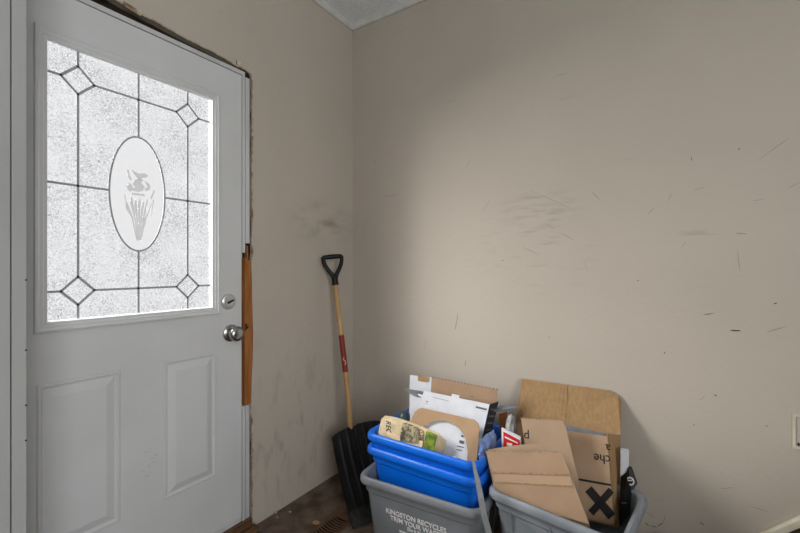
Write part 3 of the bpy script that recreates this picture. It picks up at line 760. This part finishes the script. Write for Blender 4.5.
# newspapers
def sheet(cols, th, m, name, parent=None, label=None):
    """cols: list of (px_top, py_top, px_bot, py_bot, y)"""
    mb = MB(); n = len(cols)
    tops = [P(c[0], c[1], y=c[4]+.045) for c in cols]; bots = [P(c[2], c[3], y=c[4]+.018) for c in cols]
    rows = 5; grid = []
    for r in range(rows):
        u = r/(rows-1); grid.append([tops[i].lerp(bots[i], u) + Vector((0, -.006*math.sin(math.pi*u)*(1+.4*math.sin(i*1.7)), 0)) for i in range(n)])
    vs = [p for r in grid for p in r] + [p+BACK*th for r in grid for p in r]; K = rows*n; fs = []
    for r in range(rows-1):
        for i in range(n-1):
            a = r*n+i; fs += [(a, a+1, a+n+1, a+n), (a+K, a+n+K, a+n+1+K, a+1+K)]
    for i in range(n-1): fs += [(i, i+K, i+1+K, i+1), ((rows-1)*n+i, (rows-1)*n+i+1, (rows-1)*n+i+1+K, (rows-1)*n+i+K)]
    for r in range(rows-1): fs += [(r*n, (r+1)*n, (r+1)*n+K, r*n+K), (r*n+n-1, r*n+n-1+K, (r+1)*n+n-1+K, (r+1)*n+n-1)]
    mb.add(vs, fs); return obj(name, mb, m, parent, smooth=True)
base = P(410, 450, y=-.47)
nw = thing('newspaper', base, 'folded cream newspaper bundle with a green picture at the front of the blue box', 'newspaper')
sheet([(381.5, 419, 378, 437, -.490), (384, 416.5, 381, 445, -.497), (389, 417, 387, 450, -.500), (396, 418.5, 393, 452, -.500), (404, 421, 402, 454, -.497), (412, 424, 409, 457, -.494), (420, 427, 417, 460, -.492), (428, 430, 424, 462, -.492)], .012, M['news'], 'inner_pages', nw)
sheet([(426, 429.5, 422, 462, -.498), (432, 431.5, 428, 464, -.501), (438, 434, 434, 466, -.500), (441, 437.5, 439, 467, -.496)], .008, M['news'], 'folded_page', nw)
sheet([(438.5, 435.5, 436, 466, -.492), (442, 437, 439.5, 466, -.486), (446, 441.5, 441.5, 467, -.470)], .004, M['news'], 'folded_page', nw)
sheet([(426.5, 431, 423.5, 450, -.5055), (431, 432, 428.2, 452, -.5095), (437.5, 435, 434, 453.5, -.5085)], .001, M['green'], 'green_picture', nw)
sheet([(403, 422.5, 400, 441, -.505), (408, 423.5, 406, 441, -.504), (413, 425.5, 411, 442, -.502), (418, 427.5, 416, 442, -.4995)], .001, M['newspic'], 'photograph', nw)
sheet([(380.3, 424, 398, 447, -.505), (405, 438, 402, 455, -.516), (413, 440, 410, 459, -.514), (423, 441, 421, 461, -.512)], .003, M['news'], 'front_sheet', nw)
def newsword(t, size, px, py, y, sq=1):
    lettering('headline', t, size, P(px, py, y=y), (-.05, .12, -1), (1, 0, 0), M['ink'], nw, squash=sq, lift=.003)
newsword('RECYCLE', .036, 386.5, 420, -.475, .9)
newsword('COMING', .036, 419.3, 428.5, -.468, .5)

# dark rounded container, tissue, blue film
q = P(404.5, 414, y=-.29)
ct = thing('container', q + Vector((0, 0, -.1)), 'dark blue-green rounded container in the back left corner of the blue box', 'container')
obj('body', MB().lathe(q + Vector((0, 0, -.125)), (.0, .0, 1), [(0, .03), (.004, .034), (.09, .034), (.115, .031), (.130, .024), (.139, .013), (.141, 0)], 24), M['tealbag'], ct, smooth=True)
tag(obj('tissue', crumple(P(455, 459.5, y=-.50), (.016, .012, .012), 5), M['whitebag']), 'small crumpled white tissue beside the newspaper in the blue box', 'tissue')
tag(obj('plastic_film', crumple(P(488, 447, y=-.40), (.016, .085, .055), 8), M['bluebag']), 'crumpled pale blue plastic film at the right end of the blue box', 'plastic film')

# grey strap hanging between the bins
sp2 = [P(473.5, 461, y=-.548), P(475, 470, y=-.566), P(478, 482, y=-.590), P(481, 498, y=-.604), P(484, 515, y=-.612), P(489, 533, y=-.612), P(495, 560, y=-.60)]
mb = MB(); vs = []; fs = []
for i, p in enumerate(sp2):
    wd = RT*(.0045+.002*min(i, 3)); 
    vs += [p-wd, p+wd, p+wd+FW*.003, p-wd+FW*.003]
for i in range(len(sp2)-1):
    for k in range(4): fs.append((i*4+k, i*4+(k+1) % 4, i*4+4+(k+1) % 4, i*4+4+k))
fs += [(3, 2, 1, 0), tuple(len(vs)-4+k for k in range(4))]
tag(obj('plastic_strap', mb.add(vs, fs), M['strap'], bevel=.0008), 'pale grey plastic strap hanging down between the two grey bins', 'strap')

# ------------------------------------------------------------------ snow shovel
TL = Vector((.140, -.352, .340)); TR = Vector((.272, -.096, .374)); BL = P(351.5, 529, z=.004); BR = BL + Vector((.135, .270, 0))
Mh = Vector((.205, -.248, .352))
sh = thing('snow_shovel', (.45, -.36, 0), 'black snow shovel with a wooden shaft leaning in the corner beside the door wall', 'shovel')
NU, NV = 36, 14; nrm = Vector((.82, -.40, .42)).normalized()
def blade_pt(u, v, back=0):
    top = TL.lerp(TR, u); bot = BL.lerp(BR, u); s_ = 2*u-1
    top = top + Vector((0, 0, .018*(1-abs(s_))**.8 - .012*abs(s_)**6 - .010))
    if abs(s_) < .06: top = top + Vector((0, 0, -.006))
    p = top.lerp(bot, v)
    bow = -.028*math.sin(math.pi*v)
    side = .030*abs(s_)**2.4*(1-.3*v)
    rib = .006*max(0, math.cos(u*math.pi*2*6))**3*(1 if .05 < v < .85 else 0)
    return p + nrm*(bow + side + rib - back)
vs = []; fs = []; K = (NU+1)*(NV+1)
for b in (0, .006):
    for j in range(NV+1):
        for i in range(NU+1): vs.append(blade_pt(i/NU, j/NV, b))
for j in range(NV):
    for i in range(NU):
        a = j*(NU+1)+i; fs += [(a, a+1, a+NU+2, a+NU+1), (a+K, a+NU+1+K, a+NU+2+K, a+1+K)]
for i in range(NU):
    a = NV*(NU+1)+i; fs += [(i, i+K, i+1+K, i+1), (a, a+1, a+1+K, a+K)]
for j in range(NV):
    a = j*(NU+1); b = a+NU; fs += [(a, a+NU+1, a+NU+1+K, a+K), (b, b+K, b+NU+1+K, b+NU+1)]
bl = obj('blade', MB().add(vs, fs), M['black'], sh, smooth=True)
ws = MB()
vs = []; fs = []
for b in (-.0015, .0075):
    for j in (0, 1, 2):
        for i in range(NU+1):
            vs.append(blade_pt(i/NU, .84+.08*j, b))
n1 = NU+1; K2 = 3*n1
for j in range(2):
    for i in range(NU):
        a = j*n1+i; fs += [(a, a+1, a+n1+1, a+n1), (a+K2, a+n1+K2, a+n1+1+K2, a+1+K2)]
for i in range(NU): fs += [(i, i+K2, i+1+K2, i+1), (2*n1+i, 2*n1+i+1, 2*n1+i+1+K2, 2*n1+i+K2)]
for j in range(2): fs += [(j*n1, (j+1)*n1, (j+1)*n1+K2, j*n1+K2), (j*n1+NU, j*n1+NU+K2, (j+1)*n1+NU+K2, (j+1)*n1+NU)]
obj('wear_strip', ws.add(vs, fs), M['worn'], sh)
Ht = P(335.3, 283, x=.080)
dirn = (Ht-Mh).normalized()
obj('socket', MB().tube([Mh - dirn*.10 - nrm*.034, Mh - dirn*.02 - nrm*.022], [.024, .020], 14), M['black'], sh, smooth=True)
shaft = obj('shaft', MB().tube([Mh - dirn*.06 - nrm*.022, Mh - nrm*.018, Mh + dirn*.1 - nrm*.010, Mh + dirn*.3, Ht - dirn*.005], [.0145, .0145, .0145, .0142, .0142], 16), M['ash'], sh, smooth=True)
def along(py):
    u = (425-py)/(425-283.); return (Mh - nrm*.0).lerp(Ht, max(0, min(1, u)))
La = along(335); Lb = along(371)
obj('red_label', MB().tube([Lb, La], .0152, 16), M['redlabel'], shaft, smooth=True)
sq = MB(); cdir = (CAM-La).normalized(); cr = dirn.cross(cdir).normalized()
cx_ = Lb.lerp(La, .28) + cdir*.0155
for k in range(9):
    a0_ = k*.7; p0 = cx_ + dirn*(k*.0045-.018) + cr*(.006*math.sin(a0_)); sq.slab([p0, p0+cr*.004, p0+cr*.004+dirn*.005, p0+dirn*.0035], .001, cdir)
obj('label_print', sq, M['yellowprint'], shaft)
# D grip
gp = Ht; ev = (RT*.8 + Vector((-.1, .3, 0))); ev = (ev-dirn*ev.dot(dirn)).normalized()
gm = MB()
gm.tube([gp - dirn*.012, gp + dirn*.022, gp+dirn*.034], [.0185, .0175, .0165], 16)
G = lambda a, h: gp + ev*a + dirn*h
for s_ in (-1, 1):
    gm.tube([G(s_*.004, .026), G(s_*.014, .050), G(s_*.032, .078), G(s_*.046, .105), G(s_*.052, .130), G(s_*.054, .146), G(s_*.046, .153)], [.013, .0125, .0115, .0115, .0115, .011, .010], 12)
gm.tube([G(-.052, .150), G(-.02, .151), G(.02, .151), G(.052, .150)], [.012, .0135, .0135, .012], 14)
obj('grip', gm, M['black'], sh, smooth=True)

# ------------------------------------------------------------------ floor vent, leaf, crumbs
vx0, vx1, vy0, vy1 = .262, .372, -.74, -.425
vt = thing('floor_vent', ((vx0+vx1)/2, (vy0+vy1)/2, 0), 'brown metal floor vent with curved slots beside the shovel blade', 'floor vent')
obj('vent_frame', MB().ring([(vx0, vy0, .001), (vx1, vy0, .001), (vx1, vy1, .001), (vx0, vy1, .001)], [(vx0+.012, vy0+.012, .001), (vx1-.008, vy0+.012, .001), (vx1-.008, vy1-.03, .001), (vx0+.012, vy1-.03, .001)], .005, (0, 0, 1)), M['ventm'], vt)
obj('duct_opening', MB().box((vx0+.011, vy0+.011, .0005), (vx1-.007, vy1-.029, .0015)), mat('duct_dark', srgb(14, 11, 9), .9), vt)
n = 17; span = (vy1-.03)-(vy0+.012)
for i in range(n):
    yy = vy0+.012+span*(i+.5)/n; m_ = MB(); k = 8; up = []; lo = []
    for j in range(k+1):
        u = j/k; xx = vx0+.0105+u*(vx1-vx0-.017); cv = -.010*math.sin(math.pi*u)
        up.append((xx, yy+.0035+cv, .0052)); lo.append((xx, yy-.0030+cv, .0052))
    m_.slab(up+lo[::-1], .0032, (0, 0, -1)); obj('slat', m_, M['ventm'], vt)
lf_ = P(316, 523, z=.003)
tag(obj('dry_leaf', MB().slab([lf_+Vector(q) for q in ((-.020, -.004, 0), (-.006, -.016, .002), (.012, -.010, .001), (.022, .002, .003), (.010, .012, .004), (-.008, .010, .003), (-.016, .004, .001))], .0012, (0, 0, 1)), M['leaf']), 'tan dry leaf scrap lying on the floor beside the vent', 'leaf')
for i, (px, py, s_, lab) in enumerate(((275, 513.5, .009, 'pale crumb of plaster on the floor nearest the door corner'), (290, 512.5, .007, 'small pale crumb of plaster farther along the floor from the door'), (277, 518, .006, 'yellowish crumb just in front of the larger plaster crumb'))):
    q = P(px, py, z=0)
    tag(obj('plaster_crumb', crumple(q+Vector((0, 0, s_*.5)), (s_, s_*.8, s_*.5), 20+i, 2), M['plaster']), lab, 'crumb', 'plaster crumbs on the floor')

# ------------------------------------------------------------------ lights, sky, camera
def area(name, loc, target, sx_, sy_, power, col=(1, 1, 1)):
    l = bpy.data.lights.new(name, 'AREA'); l.shape = 'RECTANGLE'; l.size = sx_; l.size_y = sy_; l.energy = power; l.color = col
    o = bpy.data.objects.new(name, l); COL.objects.link(o); o.location = loc
    o.rotation_euler = (Vector(target)-Vector(loc)).to_track_quat('-Z', 'Y').to_euler(); return o
area('daylight_at_door', (-1.5, -2.25, 2.3), (.5, -.6, .9), 2.2, 1.9, 520, (1, .985, .96))
area('daylight_beside_door', (-.72, -3.35, 2.3), (.3, 0, .8), 1.1, 1.7, 105, (1, .985, .96))
area('fill_at_added_window', (XR+.09, (wy0+wy1)/2, (wz0+wz1)/2), (0, (wy0+wy1)/2+.3, 1.5), wy1-wy0-.02, wz1-wz0-.02, 76, (.95, .98, 1))  # added fill lamp, set in the made-up window of the right wall
w_ = bpy.data.worlds.new('sky'); sc.world = w_; w_.use_nodes = True
w_.node_tree.nodes['Background'].inputs['Color'].default_value = (.97, .985, 1, 1); w_.node_tree.nodes['Background'].inputs['Strength'].default_value = .97
cam = bpy.data.cameras.new('camera'); cam.sensor_width = 36; cam.lens = 36*FPX/800; cam.clip_start = .02
co = bpy.data.objects.new('camera', cam); COL.objects.link(co)
co.matrix_world = Matrix((RT, Vector((0, 0, 1)), -FW)).transposed().to_4x4(); co.location = CAM
sc.camera = co
vs_ = sc.view_settings; vs_.view_transform = 'Standard'; vs_.look = 'None'; vs_.gamma = 1; vs_.exposure = 0; vs_.use_curve_mapping = False
